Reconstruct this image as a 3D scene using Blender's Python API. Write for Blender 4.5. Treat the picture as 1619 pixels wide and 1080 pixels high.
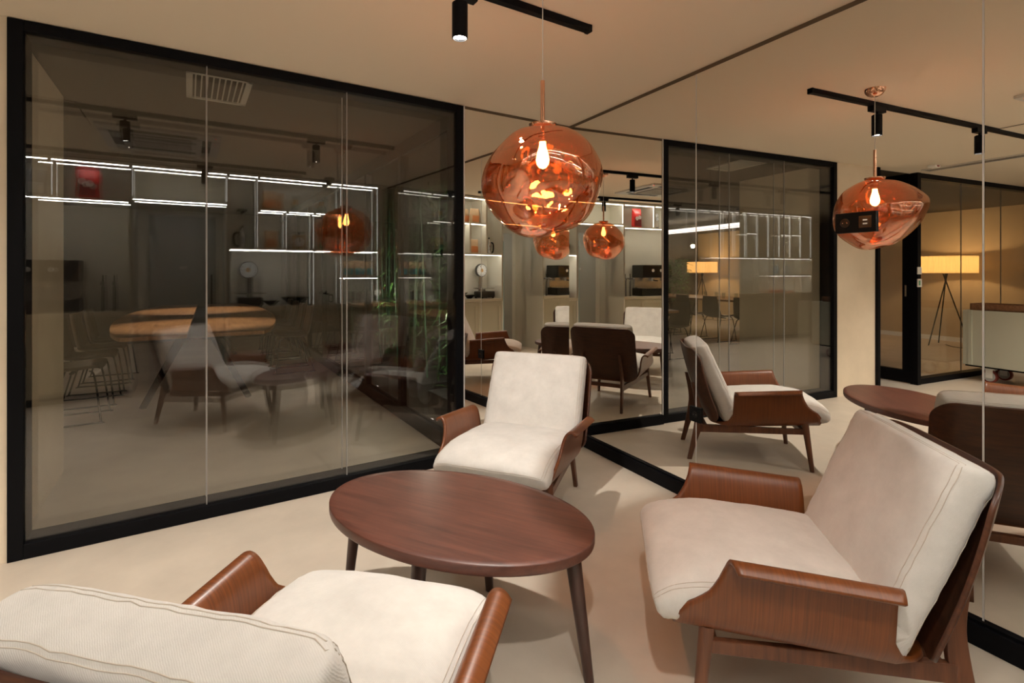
import bpy, bmesh, math, random
import numpy as np
from mathutils import Vector, Matrix, noise
random.seed(7)
for o in list(bpy.data.objects): bpy.data.objects.remove(o)
S = bpy.context.scene
COL = S.collection
R = math.radians

# ------------------------------------------------------------------ camera, world, exposure
H, CH = 2.6, 1.3845                      # ceiling height, camera height
cam = bpy.data.objects.new('camera', bpy.data.cameras.new('camera'))
COL.objects.link(cam)
cam.data.sensor_width = 36.0
cam.data.lens = 805.0 / 1619.0 * 36.0
cam.data.shift_y = -110.0 / 1619.0
cam.data.clip_start = 0.02
cam.location = (0, 0, CH)
cam.rotation_euler = (R(90), 0, 0)
S.camera = cam
wld = bpy.data.worlds.new('night'); S.world = wld
wld.use_nodes = True
wld.node_tree.nodes['Background'].inputs[0].default_value = (0.02, 0.024, 0.03, 1)
wld.node_tree.nodes['Background'].inputs[1].default_value = 0.25
S.view_settings.view_transform = 'Standard'
S.view_settings.look = 'None'
S.view_settings.gamma = 1.0
S.view_settings.use_curve_mapping = False
S.view_settings.exposure = 0.12
try:
    S.cycles.max_bounces = 14; S.cycles.glossy_bounces = 10; S.cycles.diffuse_bounces = 5
    S.cycles.transparent_max_bounces = 24; S.cycles.transmission_bounces = 8
    S.cycles.sample_clamp_indirect = 6.0
except Exception: pass
WARM = (1.0, 0.94, 0.86)
P_HEAD = 114.0                            # watts of one track spotlight

# ------------------------------------------------------------------ plan of the room (camera stands at the origin)
AL, GA = R(57.6), R(-28.2)
AX = Vector((math.sin(AL), math.cos(AL))); NX = Vector((-AX.y, AX.x))      # along / across the glass wall
CX = -Vector((math.sin(GA), math.cos(GA))); CN = Vector((-CX.y, CX.x))     # along / across the mirror wall
P0 = Vector((90.5 / 805.0, 1.0)) * (805.0 * H / 492.0)                     # corner of the two walls
NA = P0.dot(NX); U0 = P0.dot(AX)
ROT = math.atan2(AX.y, AX.x); ROTC = math.atan2(CX.y, CX.x)
def W(u, n, z=0.0):
    p = AX * u + NX * n
    return Vector((p.x, p.y, z))
def WC(s, d, z=0.0):
    p = P0 + CX * s + CN * d
    return Vector((p.x, p.y, z))
DF = -0.28                                # front plane of the shelving wall
uC = lambda n: (P0 + CX * ((NA - n) / 0.9973)).dot(AX)

# ------------------------------------------------------------------ materials
MT = {}
def nmat(name):
    m = bpy.data.materials.new(name); m.use_nodes = True
    nt = m.node_tree; b = nt.nodes['Principled BSDF']; MT[name] = m
    return m, nt, b
def plain(name, col, rough=0.5, metal=0.0, spec=None, emit=None, es=0.0, coat=0.0, trans=0.0, bump=0.0, bscale=200.0, var=0.0, vscale=6.0):
    m, nt, b = nmat(name)
    b.inputs['Base Color'].default_value = (*col, 1)
    b.inputs['Roughness'].default_value = rough
    b.inputs['Metallic'].default_value = metal
    if spec is not None: b.inputs['Specular IOR Level'].default_value = spec
    if coat: b.inputs['Coat Weight'].default_value = coat; b.inputs['Coat Roughness'].default_value = 0.15
    if trans: b.inputs['Transmission Weight'].default_value = trans
    if emit: b.inputs['Emission Color'].default_value = (*emit, 1); b.inputs['Emission Strength'].default_value = es
    tc = None
    if var or bump:
        tc = nt.nodes.new('ShaderNodeTexCoord')
    if var:
        n = nt.nodes.new('ShaderNodeTexNoise'); n.inputs['Scale'].default_value = vscale; n.inputs['Detail'].default_value = 6
        n.inputs['Roughness'].default_value = 0.6
        nt.links.new(tc.outputs['Object'], n.inputs['Vector'])
        r = nt.nodes.new('ShaderNodeValToRGB')
        r.color_ramp.elements[0].position = 0.3; r.color_ramp.elements[1].position = 0.7
        r.color_ramp.elements[0].color = (*[c * (1 - var) for c in col], 1)
        r.color_ramp.elements[1].color = (*[min(1, c * (1 + var)) for c in col], 1)
        nt.links.new(n.outputs['Fac'], r.inputs['Fac']); nt.links.new(r.outputs['Color'], b.inputs['Base Color'])
    if bump:
        n2 = nt.nodes.new('ShaderNodeTexNoise'); n2.inputs['Scale'].default_value = bscale; n2.inputs['Detail'].default_value = 3
        nt.links.new(tc.outputs['Object'], n2.inputs['Vector'])
        bp = nt.nodes.new('ShaderNodeBump'); bp.inputs['Strength'].default_value = bump; bp.inputs['Distance'].default_value = 0.004
        nt.links.new(n2.outputs['Fac'], bp.inputs['Height']); nt.links.new(bp.outputs['Normal'], b.inputs['Normal'])
    return m
def wood(name, dark, light, scale=(3, 3, 40), rough=0.35, coat=0.25):
    m, nt, b = nmat(name)
    tc = nt.nodes.new('ShaderNodeTexCoord'); mp = nt.nodes.new('ShaderNodeMapping')
    mp.inputs['Scale'].default_value = scale
    nt.links.new(tc.outputs['Object'], mp.inputs['Vector'])
    n = nt.nodes.new('ShaderNodeTexNoise'); n.inputs['Scale'].default_value = 1.0; n.inputs['Detail'].default_value = 8
    n.inputs['Roughness'].default_value = 0.62; n.inputs['Distortion'].default_value = 0.35
    nt.links.new(mp.outputs['Vector'], n.inputs['Vector'])
    n2 = nt.nodes.new('ShaderNodeTexNoise'); n2.inputs['Scale'].default_value = 4.0; n2.inputs['Detail'].default_value = 3
    nt.links.new(tc.outputs['Object'], n2.inputs['Vector'])
    mx = nt.nodes.new('ShaderNodeMix'); mx.data_type = 'FLOAT'; mx.inputs[0].default_value = 0.3
    nt.links.new(n.outputs['Fac'], mx.inputs[2]); nt.links.new(n2.outputs['Fac'], mx.inputs[3])
    r = nt.nodes.new('ShaderNodeValToRGB')
    r.color_ramp.elements[0].position = 0.32; r.color_ramp.elements[1].position = 0.68
    r.color_ramp.elements[0].color = (*dark, 1); r.color_ramp.elements[1].color = (*light, 1)
    nt.links.new(mx.outputs[0], r.inputs['Fac']); nt.links.new(r.outputs['Color'], b.inputs['Base Color'])
    b.inputs['Roughness'].default_value = rough
    b.inputs['Coat Weight'].default_value = coat; b.inputs['Coat Roughness'].default_value = 0.22
    bp = nt.nodes.new('ShaderNodeBump'); bp.inputs['Strength'].default_value = 0.12; bp.inputs['Distance'].default_value = 0.002
    nt.links.new(n.outputs['Fac'], bp.inputs['Height']); nt.links.new(bp.outputs['Normal'], b.inputs['Normal'])
    return m
def fabric(name, col):
    m, nt, b = nmat(name)
    tc = nt.nodes.new('ShaderNodeTexCoord')
    n = nt.nodes.new('ShaderNodeTexNoise'); n.inputs['Scale'].default_value = 9; n.inputs['Detail'].default_value = 7; n.inputs['Roughness'].default_value = 0.7
    nt.links.new(tc.outputs['Object'], n.inputs['Vector'])
    r = nt.nodes.new('ShaderNodeValToRGB')
    r.color_ramp.elements[0].position = 0.3; r.color_ramp.elements[1].position = 0.7
    r.color_ramp.elements[0].color = (*[c * 0.88 for c in col], 1); r.color_ramp.elements[1].color = (*[min(1, c * 1.06) for c in col], 1)
    nt.links.new(n.outputs['Fac'], r.inputs['Fac']); nt.links.new(r.outputs['Color'], b.inputs['Base Color'])
    b.inputs['Roughness'].default_value = 0.95; b.inputs['Specular IOR Level'].default_value = 0.15
    b.inputs['Sheen Weight'].default_value = 0.25; b.inputs['Sheen Roughness'].default_value = 0.5
    w = nt.nodes.new('ShaderNodeTexWave'); w.inputs['Scale'].default_value = 130; w.inputs['Distortion'].default_value = 3
    w.inputs['Detail'].default_value = 2; w.bands_direction = 'DIAGONAL'
    nt.links.new(tc.outputs['Object'], w.inputs['Vector'])
    n2 = nt.nodes.new('ShaderNodeTexNoise'); n2.inputs['Scale'].default_value = 350; nt.links.new(tc.outputs['Object'], n2.inputs['Vector'])
    ad = nt.nodes.new('ShaderNodeMath'); ad.operation = 'ADD'
    nt.links.new(w.outputs['Fac'], ad.inputs[0]); nt.links.new(n2.outputs['Fac'], ad.inputs[1])
    bp = nt.nodes.new('ShaderNodeBump'); bp.inputs['Strength'].default_value = 0.16; bp.inputs['Distance'].default_value = 0.002
    nt.links.new(ad.outputs[0], bp.inputs['Height']); nt.links.new(bp.outputs['Normal'], b.inputs['Normal'])
    return m
def mirror(name, col):
    m, nt, b = nmat(name)
    g = nt.nodes.new('ShaderNodeBsdfGlossy'); g.inputs['Roughness'].default_value = 0.0; g.inputs['Color'].default_value = (*col, 1)
    nt.links.new(g.outputs[0], nt.nodes['Material Output'].inputs['Surface']); return m
def sheet_glass(name, tint, f0, gcol=(1, 1, 1), fmax=1.0):
    """clear pane: light goes straight through, reflection follows the angle of incidence"""
    m, nt, b = nmat(name)
    t = nt.nodes.new('ShaderNodeBsdfTransparent'); t.inputs['Color'].default_value = (*tint, 1)
    g = nt.nodes.new('ShaderNodeBsdfGlossy'); g.inputs['Roughness'].default_value = 0.0; g.inputs['Color'].default_value = (*gcol, 1)
    lw = nt.nodes.new('ShaderNodeLayerWeight'); lw.inputs['Blend'].default_value = 0.5
    p = nt.nodes.new('ShaderNodeMath'); p.operation = 'POWER'; p.inputs[1].default_value = 5
    nt.links.new(lw.outputs['Facing'], p.inputs[0])
    a = nt.nodes.new('ShaderNodeMath'); a.operation = 'MULTIPLY_ADD'; a.inputs[1].default_value = fmax - f0; a.inputs[2].default_value = f0
    nt.links.new(p.outputs[0], a.inputs[0])
    mx = nt.nodes.new('ShaderNodeMixShader')
    nt.links.new(a.outputs[0], mx.inputs[0]); nt.links.new(t.outputs[0], mx.inputs[1]); nt.links.new(g.outputs[0], mx.inputs[2])
    nt.links.new(mx.outputs[0], nt.nodes['Material Output'].inputs['Surface']); return m
def glow(name, col, st):
    m, nt, b = nmat(name)
    e = nt.nodes.new('ShaderNodeEmission'); e.inputs[0].default_value = (*col, 1); e.inputs[1].default_value = st
    nt.links.new(e.outputs[0], nt.nodes['Material Output'].inputs['Surface']); return m

plain('floor', (0.60, 0.515, 0.42), rough=0.42, spec=0.35, var=0.13, vscale=1.6, bump=0.05, bscale=30)
plain('ceiling', (0.76, 0.67, 0.53), rough=0.9, spec=0.1)
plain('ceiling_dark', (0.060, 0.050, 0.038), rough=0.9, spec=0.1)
plain('plaster', (0.70, 0.59, 0.45), rough=0.9, spec=0.15, var=0.06, vscale=3, bump=0.08, bscale=14)
plain('plaster_warm', (0.55, 0.43, 0.29), rough=0.9, spec=0.15, var=0.05, vscale=3)
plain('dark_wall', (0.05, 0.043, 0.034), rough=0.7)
plain('black_metal', (0.004, 0.004, 0.005), rough=0.5, spec=0.08)
plain('black_plastic', (0.005, 0.005, 0.005), rough=0.5, spec=0.12)
plain('gap_brown', (0.10, 0.07, 0.04), rough=0.8)
plain('glass_edge', (0.55, 0.53, 0.50), rough=0.3)
plain('joint_grey', (0.26, 0.24, 0.22), rough=0.3)
plain('steel', (0.62, 0.62, 0.62), rough=0.22, metal=1.0)
plain('white_paint', (0.80, 0.79, 0.75), rough=0.45)
plain('lacquer', (0.66, 0.63, 0.54), rough=0.45, spec=0.4)
plain('lacquer_door', (0.47, 0.425, 0.31), rough=0.45, spec=0.4)
plain('grey_door', (0.36, 0.36, 0.33), rough=0.5)
plain('worktop', (0.56, 0.50, 0.38), rough=0.35)
plain('trolley', (0.50, 0.49, 0.39), rough=0.45)
plain('vent', (0.55, 0.53, 0.48), rough=0.5)
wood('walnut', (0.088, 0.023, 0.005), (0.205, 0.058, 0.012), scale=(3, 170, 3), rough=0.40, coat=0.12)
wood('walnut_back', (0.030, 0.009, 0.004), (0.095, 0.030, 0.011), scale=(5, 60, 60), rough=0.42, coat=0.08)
wood('walnut_leg', (0.055, 0.018, 0.009), (0.165, 0.058, 0.024), scale=(50, 50, 4), rough=0.42, coat=0.1)
wood('table_brown', (0.052, 0.017, 0.011), (0.125, 0.042, 0.026), scale=(3, 45, 45), rough=0.40, coat=0.10)
wood('table_leg', (0.030, 0.012, 0.009), (0.065, 0.026, 0.018), scale=(40, 40, 4), rough=0.4, coat=0.2)
wood('oak', (0.20, 0.080, 0.026), (0.50, 0.24, 0.09), scale=(34, 2.2, 30), rough=0.4, coat=0.2)
wood('tray_wood', (0.13, 0.055, 0.025), (0.30, 0.14, 0.06), scale=(4, 40, 40), rough=0.5, coat=0.1)
wood('tray_pale', (0.42, 0.25, 0.12), (0.66, 0.46, 0.26), scale=(4, 40, 40), rough=0.5, coat=0.1)
fabric('linen', (0.58, 0.55, 0.51))
plain('stitch', (0.46, 0.40, 0.33), rough=0.9)
mirror('mirror', (0.86, 0.845, 0.80))
sheet_glass('tinted_glass', (0.97, 0.97, 0.96), 0.048)
sheet_glass('smoked_glass', (0.88, 0.875, 0.86), 0.048)
sheet_glass('clear_glass', (0.95, 0.94, 0.91), 0.03)
sheet_glass('night_glass', (0.62, 0.62, 0.62), 0.03)
sheet_glass('vessel_glass', (0.93, 0.95, 0.95), 0.08)
plain('copper', (0.90, 0.50, 0.34), rough=0.12, metal=1.0)
glow('led', (1.0, 0.97, 0.91), 46.0)
glow('led_soft', (1.0, 0.97, 0.91), 2.4)
glow('lens', (1.0, 0.93, 0.82), 60.0)
glow('filament', (1.0, 0.55, 0.16), 130.0)
glow('bulb_glow', (1.0, 0.58, 0.20), 110.0)
glow('lamp_panel', (1.0, 0.86, 0.80), 3.0)
plain('teal_edge', (0.35, 0.55, 0.58), rough=0.2)  # pale teal edge of a glass sheet, does not glow
glow('red_led', (1.0, 0.06, 0.03), 3.0)
plain('leaf', (0.055, 0.16, 0.035), rough=0.5, var=0.45, vscale=12)
plain('leaf_dark', (0.02, 0.055, 0.014), rough=0.5, var=0.4, vscale=12)
plain('pot', (0.05, 0.05, 0.05), rough=0.6)
plain('grey_plastic', (0.15, 0.14, 0.13), rough=0.5)
plain('chair_grey', (0.100, 0.076, 0.050), rough=0.6)
plain('rubber_red', (0.20, 0.03, 0.02), rough=0.6)
plain('wheel_grey', (0.45, 0.45, 0.44), rough=0.5)
plain('bag_red', (0.55, 0.03, 0.025), rough=0.25, bump=0.5, bscale=26)
plain('bag_dark_red', (0.14, 0.012, 0.012), rough=0.3, bump=0.3, bscale=26)
plain('bag_white', (0.75, 0.72, 0.68), rough=0.4)
plain('bag_orange', (0.62, 0.24, 0.09), rough=0.5, bump=0.4, bscale=30)
plain('kraft', (0.56, 0.38, 0.22), rough=0.7, bump=0.3, bscale=30)
plain('bag_teal', (0.10, 0.33, 0.36), rough=0.5, bump=0.3, bscale=30)
plain('bag_green', (0.12, 0.30, 0.18), rough=0.5)
plain('bowl_black', (0.012, 0.011, 0.010), rough=0.2)
plain('bowl_gold', (0.55, 0.38, 0.05), rough=0.35)
plain('dial_white', (0.80, 0.84, 0.86), rough=0.3)
plain('scale_dark', (0.07, 0.065, 0.06), rough=0.3, metal=0.6)
plain('collar_wood', (0.60, 0.36, 0.15), rough=0.5)
plain('jar_blue', (0.22, 0.34, 0.42), rough=0.4)
plain('orange_cloth', (0.55, 0.12, 0.04), rough=0.8)
# lamp shade of the floor lamps: pleated fabric lit from inside
m, nt, b = nmat('shade_fabric')
d = nt.nodes.new('ShaderNodeBsdfDiffuse'); d.inputs[0].default_value = (0.85, 0.70, 0.44, 1)
t = nt.nodes.new('ShaderNodeBsdfTranslucent'); t.inputs[0].default_value = (1.0, 0.76, 0.40, 1)
mx = nt.nodes.new('ShaderNodeMixShader'); mx.inputs[0].default_value = 0.55
nt.links.new(d.outputs[0], mx.inputs[1]); nt.links.new(t.outputs[0], mx.inputs[2])
nt.links.new(mx.outputs[0], nt.nodes['Material Output'].inputs['Surface'])
# half-mirrored copper glass of the pendant
def half_mirror(name, tint, refl, f0, f1):
    m, nt, b = nmat(name)
    t = nt.nodes.new('ShaderNodeBsdfTransparent'); t.inputs[0].default_value = (*tint, 1)
    g = nt.nodes.new('ShaderNodeBsdfGlossy'); g.inputs['Roughness'].default_value = 0.01; g.inputs['Color'].default_value = (*refl, 1)
    lw = nt.nodes.new('ShaderNodeLayerWeight'); lw.inputs['Blend'].default_value = 0.5
    p = nt.nodes.new('ShaderNodeMath'); p.operation = 'POWER'; p.inputs[1].default_value = 3
    nt.links.new(lw.outputs['Facing'], p.inputs[0])
    a = nt.nodes.new('ShaderNodeMath'); a.operation = 'MULTIPLY_ADD'; a.inputs[1].default_value = f1; a.inputs[2].default_value = f0
    nt.links.new(p.outputs[0], a.inputs[0])
    mx = nt.nodes.new('ShaderNodeMixShader')
    nt.links.new(a.outputs[0], mx.inputs[0]); nt.links.new(t.outputs[0], mx.inputs[1]); nt.links.new(g.outputs[0], mx.inputs[2])
    nt.links.new(mx.outputs[0], nt.nodes['Material Output'].inputs['Surface'])
half_mirror('copper_glass', (0.88, 0.72, 0.58), (1.0, 0.72, 0.58), 0.24, 0.6)
half_mirror('copper_film', (0.94, 0.66, 0.46), (1.0, 0.55, 0.30), 0.36, 0.35)

# ------------------------------------------------------------------ mesh helpers
class MB:
    def __init__(s): s.v = []; s.f = []
    def add(s, v, f):
        k = len(s.v); s.v += [tuple(p) for p in v]; s.f += [tuple(i + k for i in q) for q in f]; return s
    def box(s, x0, x1, y0, y1, z0, z1):
        v = [(x, y, z) for z in (z0, z1) for y in (y0, y1) for x in (x0, x1)]
        return s.add(v, [(0, 2, 3, 1), (4, 5, 7, 6), (0, 1, 5, 4), (2, 6, 7, 3), (0, 4, 6, 2), (1, 3, 7, 5)])
    def bar(s, p0, p1, w0, t0, w1=None, t1=None, up=(0, 0, 1)):
        """tapered rectangular bar from p0 to p1; w across, t along 'up'-ish"""
        p0, p1 = Vector(p0), Vector(p1); d = (p1 - p0).normalized()
        a = d.cross(Vector(up)).normalized(); b = a.cross(d).normalized()
        w1 = w0 if w1 is None else w1; t1 = t0 if t1 is None else t1
        v = [p0 + a * sx * w0 / 2 + b * sy * t0 / 2 for sx, sy in ((-1, -1), (1, -1), (1, 1), (-1, 1))]
        v += [p1 + a * sx * w1 / 2 + b * sy * t1 / 2 for sx, sy in ((-1, -1), (1, -1), (1, 1), (-1, 1))]
        return s.add(v, [(3, 2, 1, 0), (4, 5, 6, 7), (0, 1, 5, 4), (1, 2, 6, 5), (2, 3, 7, 6), (3, 0, 4, 7)])
    def cyl(s, p0, p1, r0, r1=None, seg=20):
        p0, p1 = Vector(p0), Vector(p1); r1 = r0 if r1 is None else r1
        d = (p1 - p0).normalized(); up = Vector((0, 0, 1)) if abs(d.z) < .9 else Vector((1, 0, 0))
        a = d.cross(up).normalized(); b = d.cross(a)
        v = []
        for p, r in ((p0, r0), (p1, r1)):
            v += [p + (a * math.cos(i / seg * 2 * math.pi) + b * math.sin(i / seg * 2 * math.pi)) * r for i in range(seg)]
        f = [(i, seg + i, seg + (i + 1) % seg, (i + 1) % seg) for i in range(seg)]
        f += [tuple(range(seg)), tuple(range(2 * seg - 1, seg - 1, -1))]
        return s.add(v, f)
    def tube(s, pts, r, seg=8, closed=False):
        pts = [Vector(p) for p in pts]; n = len(pts); v = []; f = []; pa = None
        for i, p in enumerate(pts):
            d = (pts[(i + 1) % n] - pts[i - 1]) if closed else (pts[min(i + 1, n - 1)] - pts[max(i - 1, 0)])
            d = d.normalized()
            if pa is None: pa = d.cross(Vector((0, 0, 1)) if abs(d.z) < .9 else Vector((1, 0, 0))).normalized()
            pa = (pa - d * pa.dot(d)).normalized(); pb = d.cross(pa)
            v += [p + (pa * math.cos(k / seg * 2 * math.pi) + pb * math.sin(k / seg * 2 * math.pi)) * r for k in range(seg)]
        for i in range(n if closed else n - 1):
            j = (i + 1) % n
            f += [(i * seg + k, i * seg + (k + 1) % seg, j * seg + (k + 1) % seg, j * seg + k) for k in range(seg)]
        if not closed: f += [tuple(range(seg - 1, -1, -1)), tuple(range((n - 1) * seg, n * seg))]
        return s.add(v, f)
    def lathe(s, prof, seg=28, c=(0, 0, 0)):
        v = []; f = []
        for r, z in prof:
            v += [(c[0] + r * math.cos(i / seg * 2 * math.pi), c[1] + r * math.sin(i / seg * 2 * math.pi), c[2] + z) for i in range(seg)]
        for j in range(len(prof) - 1):
            f += [(j * seg + i, j * seg + (i + 1) % seg, (j + 1) * seg + (i + 1) % seg, (j + 1) * seg + i) for i in range(seg)]
        if prof[0][0] > 1e-6: f.append(tuple(range(seg - 1, -1, -1)))
        if prof[-1][0] > 1e-6: f.append(tuple(range((len(prof) - 1) * seg, len(prof) * seg)))
        return s.add(v, f)
    def grid(s, P, nu, nv, closeu=False, flip=False):
        """P: list of nu*nv points, row by row"""
        f = []
        for i in range(nu if closeu else nu - 1):
            for j in range(nv - 1):
                a, b = i * nv + j, ((i + 1) % nu) * nv + j
                q = (a, b, b + 1, a + 1); f.append(q[::-1] if flip else q)
        return s.add(P, f)
    def build(s, name, mat, parent=None, loc=(0, 0, 0), rz=0.0, smooth=False, bevel=0.0, weld=False):
        me = bpy.data.meshes.new(name); me.from_pydata(s.v, [], s.f); me.update()
        if weld:
            bm = bmesh.new(); bm.from_mesh(me); bmesh.ops.remove_doubles(bm, verts=bm.verts, dist=1e-5)
            bmesh.ops.recalc_face_normals(bm, faces=bm.faces); bm.to_mesh(me); bm.free()
        o = bpy.data.objects.new(name, me); COL.objects.link(o)
        me.materials.append(MT[mat])
        if smooth:
            me.polygons.foreach_set('use_smooth', [True] * len(me.polygons)); me.set_sharp_from_angle(angle=R(42))
        if bevel:
            md = o.modifiers.new('bevel', 'BEVEL'); md.width = bevel; md.segments = 2; md.limit_method = 'ANGLE'; md.angle_limit = R(40)
        o.location = loc; o.rotation_euler = (0, 0, rz)
        if parent: o.parent = parent
        return o
def tag(o, label, cat, group=None):
    o['label'] = label; o['category'] = cat
    if group: o['group'] = group
    return o
def struct(o, label=None):
    o['kind'] = 'structure'
    if label: o['label'] = label
    return o
def thing(name, label, cat, loc=(0, 0, 0), rz=0.0, group=None):
    o = bpy.data.objects.new(name, None); COL.objects.link(o); o.empty_display_size = 0.1
    o.location = loc; o.rotation_euler = (0, 0, rz); return tag(o, label, cat, group)
def setting(name, label, loc=(0, 0, 0), rz=0.0):
    o = bpy.data.objects.new(name, None); COL.objects.link(o); o.location = loc; o.rotation_euler = (0, 0, rz); return struct(o, label)
def dup(root, loc, rz, label=None, group=None):
    r = root.copy(); COL.objects.link(r); r.location = loc; r.rotation_euler = (0, 0, rz)
    if label: r['label'] = label
    if group: r['group'] = group
    for ch in list(root.children):
        c = ch.copy(); COL.objects.link(c); c.parent = r
        for g in list(ch.children):
            e = g.copy(); COL.objects.link(e); e.parent = c
    return r
def spline(pts, n):
    P = np.array(pts, float); m = len(P); out = []
    for t in np.linspace(0, m - 1 - 1e-9, n):
        i = int(t); q = t - i
        p0, p1, p2, p3 = P[max(i - 1, 0)], P[i], P[i + 1], P[min(i + 2, m - 1)]
        out.append(0.5 * (2 * p1 + (p2 - p0) * q + (2 * p0 - 5 * p1 + 4 * p2 - p3) * q * q + (3 * p1 - p0 - 3 * p2 + p3) * q ** 3))
    return np.array(out)
def B(x0, x1, y0, y1, z0, z1): return MB().box(x0, x1, y0, y1, z0, z1)

# ------------------------------------------------------------------ floor, ceiling, plain walls
UL, NB = -7.3, 12.2                       # far left wall, far back wall
struct(B(-9, 4.2, -5, 13, -0.08, 0).build('floor', 'floor', rz=ROT), 'pale beige polished microcement floor')
struct(B(-9, 4.2, -5, NA + .06, H, H + 0.08).build('ceiling', 'ceiling', rz=ROT), 'plain warm beige painted ceiling')
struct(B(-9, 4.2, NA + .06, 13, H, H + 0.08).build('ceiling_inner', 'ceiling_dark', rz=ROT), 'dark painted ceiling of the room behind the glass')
uF0, uF1 = -0.730, 1.692                  # glass partition from / to
struct(B(-1.42, uF0, 0, 0.16, 0, H).build('wall_back', 'plaster', loc=W(0, NA), rz=ROT), 'beige plaster wall beside the glass partition')
struct(B(UL - 0.12, UL, -5, 13, 0, H).build('wall_left', 'plaster_warm', rz=ROT), 'warm beige wall behind the floor lamps')
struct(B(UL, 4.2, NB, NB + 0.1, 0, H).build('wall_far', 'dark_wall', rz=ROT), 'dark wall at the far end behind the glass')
struct(B(-0.80, -0.735, 0.17, 1.32, 0, H).build('wall_inner', 'plaster', loc=W(0, NA), rz=ROT), 'short beige side wall seen inside the glass partition')
struct(B(uF1, 4.2, 0.012, 0.10, 0, H).build('wall_corner', 'plaster', loc=W(0, NA), rz=ROT), 'wall carrying the narrow mirror beside the glass')
struct(B(-9, 4.2, -5.0, -4.9, 0, H).build('wall_rear', 'plaster', rz=ROT), 'plain wall far behind the seating group')
struct(B(UL, UL + 0.015, -4.9, NB, 0, 0.09).build('baseboard_left', 'white_paint', rz=ROT), 'pale baseboard along the wall behind the floor lamps')

# narrow mirror next to the glass partition
wb = setting('wall_mirror', 'narrow floor to ceiling mirror between glass partition and corner', W(0, NA), ROT)
B(uF1 + 0.014, U0 - 0.002, -0.002, 0.010, 0.085, H - 0.022).build('mirror_panel', 'mirror', wb)
B(uF1 + 0.0, uF1 + 0.012, -0.008, 0.010, 0.0, H).build('edge_strip', 'glass_edge', wb)
B(uF1, U0, -0.001, 0.010, H - 0.02, H).build('shadow_gap', 'gap_brown', wb)
B(uF1 + 0.012, U0 - 0.03, -0.03, 0.004, 0, 0.085).build('skirting', 'black_metal', wb, bevel=0.003)

# mirror wall on the right: panels with fine joints
LC = 4.75; SEAM = [0.0, 1.342, 2.686, 4.03, LC]
wr = setting('wall_right', 'mirror clad wall on the right with fine vertical joints', WC(0, 0), ROTC)
B(0, LC, 0.012, 0.12, 0, H).build('backing', 'gap_brown', wr)
for i in range(4):
    B(SEAM[i] + (0.0035 if i else 0), SEAM[i + 1] - 0.0035, -0.002, 0.010, 0.088, H - 0.024).build('mirror_panel', 'mirror', wr)
    if i: B(SEAM[i] - 0.0028, SEAM[i] + 0.0028, -0.0035, 0.011, 0.088, H - 0.024).build('joint_strip', 'glass_edge', wr)
B(0.0, LC, -0.001, 0.012, H - 0.022, H).build('shadow_gap', 'gap_brown', wr)
B(0.03, LC, -0.032, 0.004, 0, 0.082).build('skirting', 'black_metal', wr, bevel=0.003)
B(0.03, LC, -0.018, -0.002, 0.082, 0.092).build('glazing_bead', 'black_metal', wr)

# glass partition in a black frame, two layers of panes
DEP = 0.155
w1 = setting('window_1', 'floor to ceiling glass partition in a black metal frame', W(0, NA), ROT)
fr = MB()
B(uF0, uF0 + 0.058, -0.012, DEP, 0, H - 0.004).build('frame_stile', 'black_metal', w1, bevel=0.003)
B(uF1 - 0.055, uF1, -0.012, DEP, 0, H - 0.004).build('frame_stile', 'black_metal', w1, bevel=0.003)
B(uF0 + 0.058, uF1 - 0.055, -0.012, DEP, H - 0.056, H - 0.004).build('frame_rail', 'black_metal', w1, bevel=0.003)
B(uF0 + 0.058, uF1 - 0.055, -0.012, DEP, 0, 0.074).build('frame_rail', 'black_metal', w1, bevel=0.003)
T = [uF0 + 0.058, U0 - 2.598, U0 - 1.822, uF1 - 0.055]
for lay in (0.010, 0.132):
    for i in range(3):
        B(T[i] + 0.003, T[i + 1] - 0.003, lay, lay + 0.008, 0.07, H - 0.05).build('pane', 'tinted_glass' if lay < .05 else 'smoked_glass', w1)
    for i in (1, 2):
        B(T[i] - 0.003, T[i] + 0.003, lay - 0.001, lay + 0.009, 0.074, H - 0.056).build('joint_strip', 'joint_grey', w1)

# office front left of the camera: glass, post, open glass door (seen in the mirror)
w2 = setting('window_2', 'glass front of the office with the floor lamp', W(0, NA), ROT)
E0, E1 = UL, -2.27
B(E0, E1, -0.02, 0.08, H - 0.06, H).build('frame_rail', 'black_metal', w2)
B(E0, E1, -0.02, 0.08, 0, 0.07).build('frame_rail', 'black_metal', w2)
B(E1, E1 + 0.07, -0.03, 0.05, 0, H).build('frame_post', 'black_metal', w2)
for i in range(5):
    a0, a1 = E1 - (i + 1) * 1.0, E1 - i * 1.0
    B(a0 + 0.003, a1 - 0.003, 0.02, 0.028, 0.06, H - 0.05).build('pane', 'clear_glass', w2)
    if i < 4: B(a0 - 0.002, a0 + 0.002, 0.018, 0.03, 0.07, H - 0.06).build('joint_strip', 'grey_plastic', w2)
    if i == 3: B(a0 - 0.05, a0 + 0.05, -0.02, 0.08, 0, H).build('frame_post', 'black_metal', w2)
d1 = setting('door_1', 'black framed glass door standing at right angles to the office front', W(E1 + 0.03, NA + 0.055), ROT)
B(-0.03, 0.03, 0, 0.09, 0.01, 2.4).build('frame_stile', 'black_metal', d1)
B(-0.03, 0.03, 0.94, 1.06, 0.01, 2.4).build('frame_stile', 'black_metal', d1)
B(-0.03, 0.03, 0.09, 0.94, 0.01, 0.16).build('frame_rail', 'black_metal', d1)
B(-0.03, 0.03, 0.09, 0.94, 2.30, 2.4).build('frame_rail', 'black_metal', d1)
B(-0.005, 0.005, 0.08, 0.95, 0.15, 2.31).build('pane', 'clear_glass', d1)
B(0.03, 0.045, 0.035, 0.055, 1.08, 1.22).build('door_handle', 'steel', d1)
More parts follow.
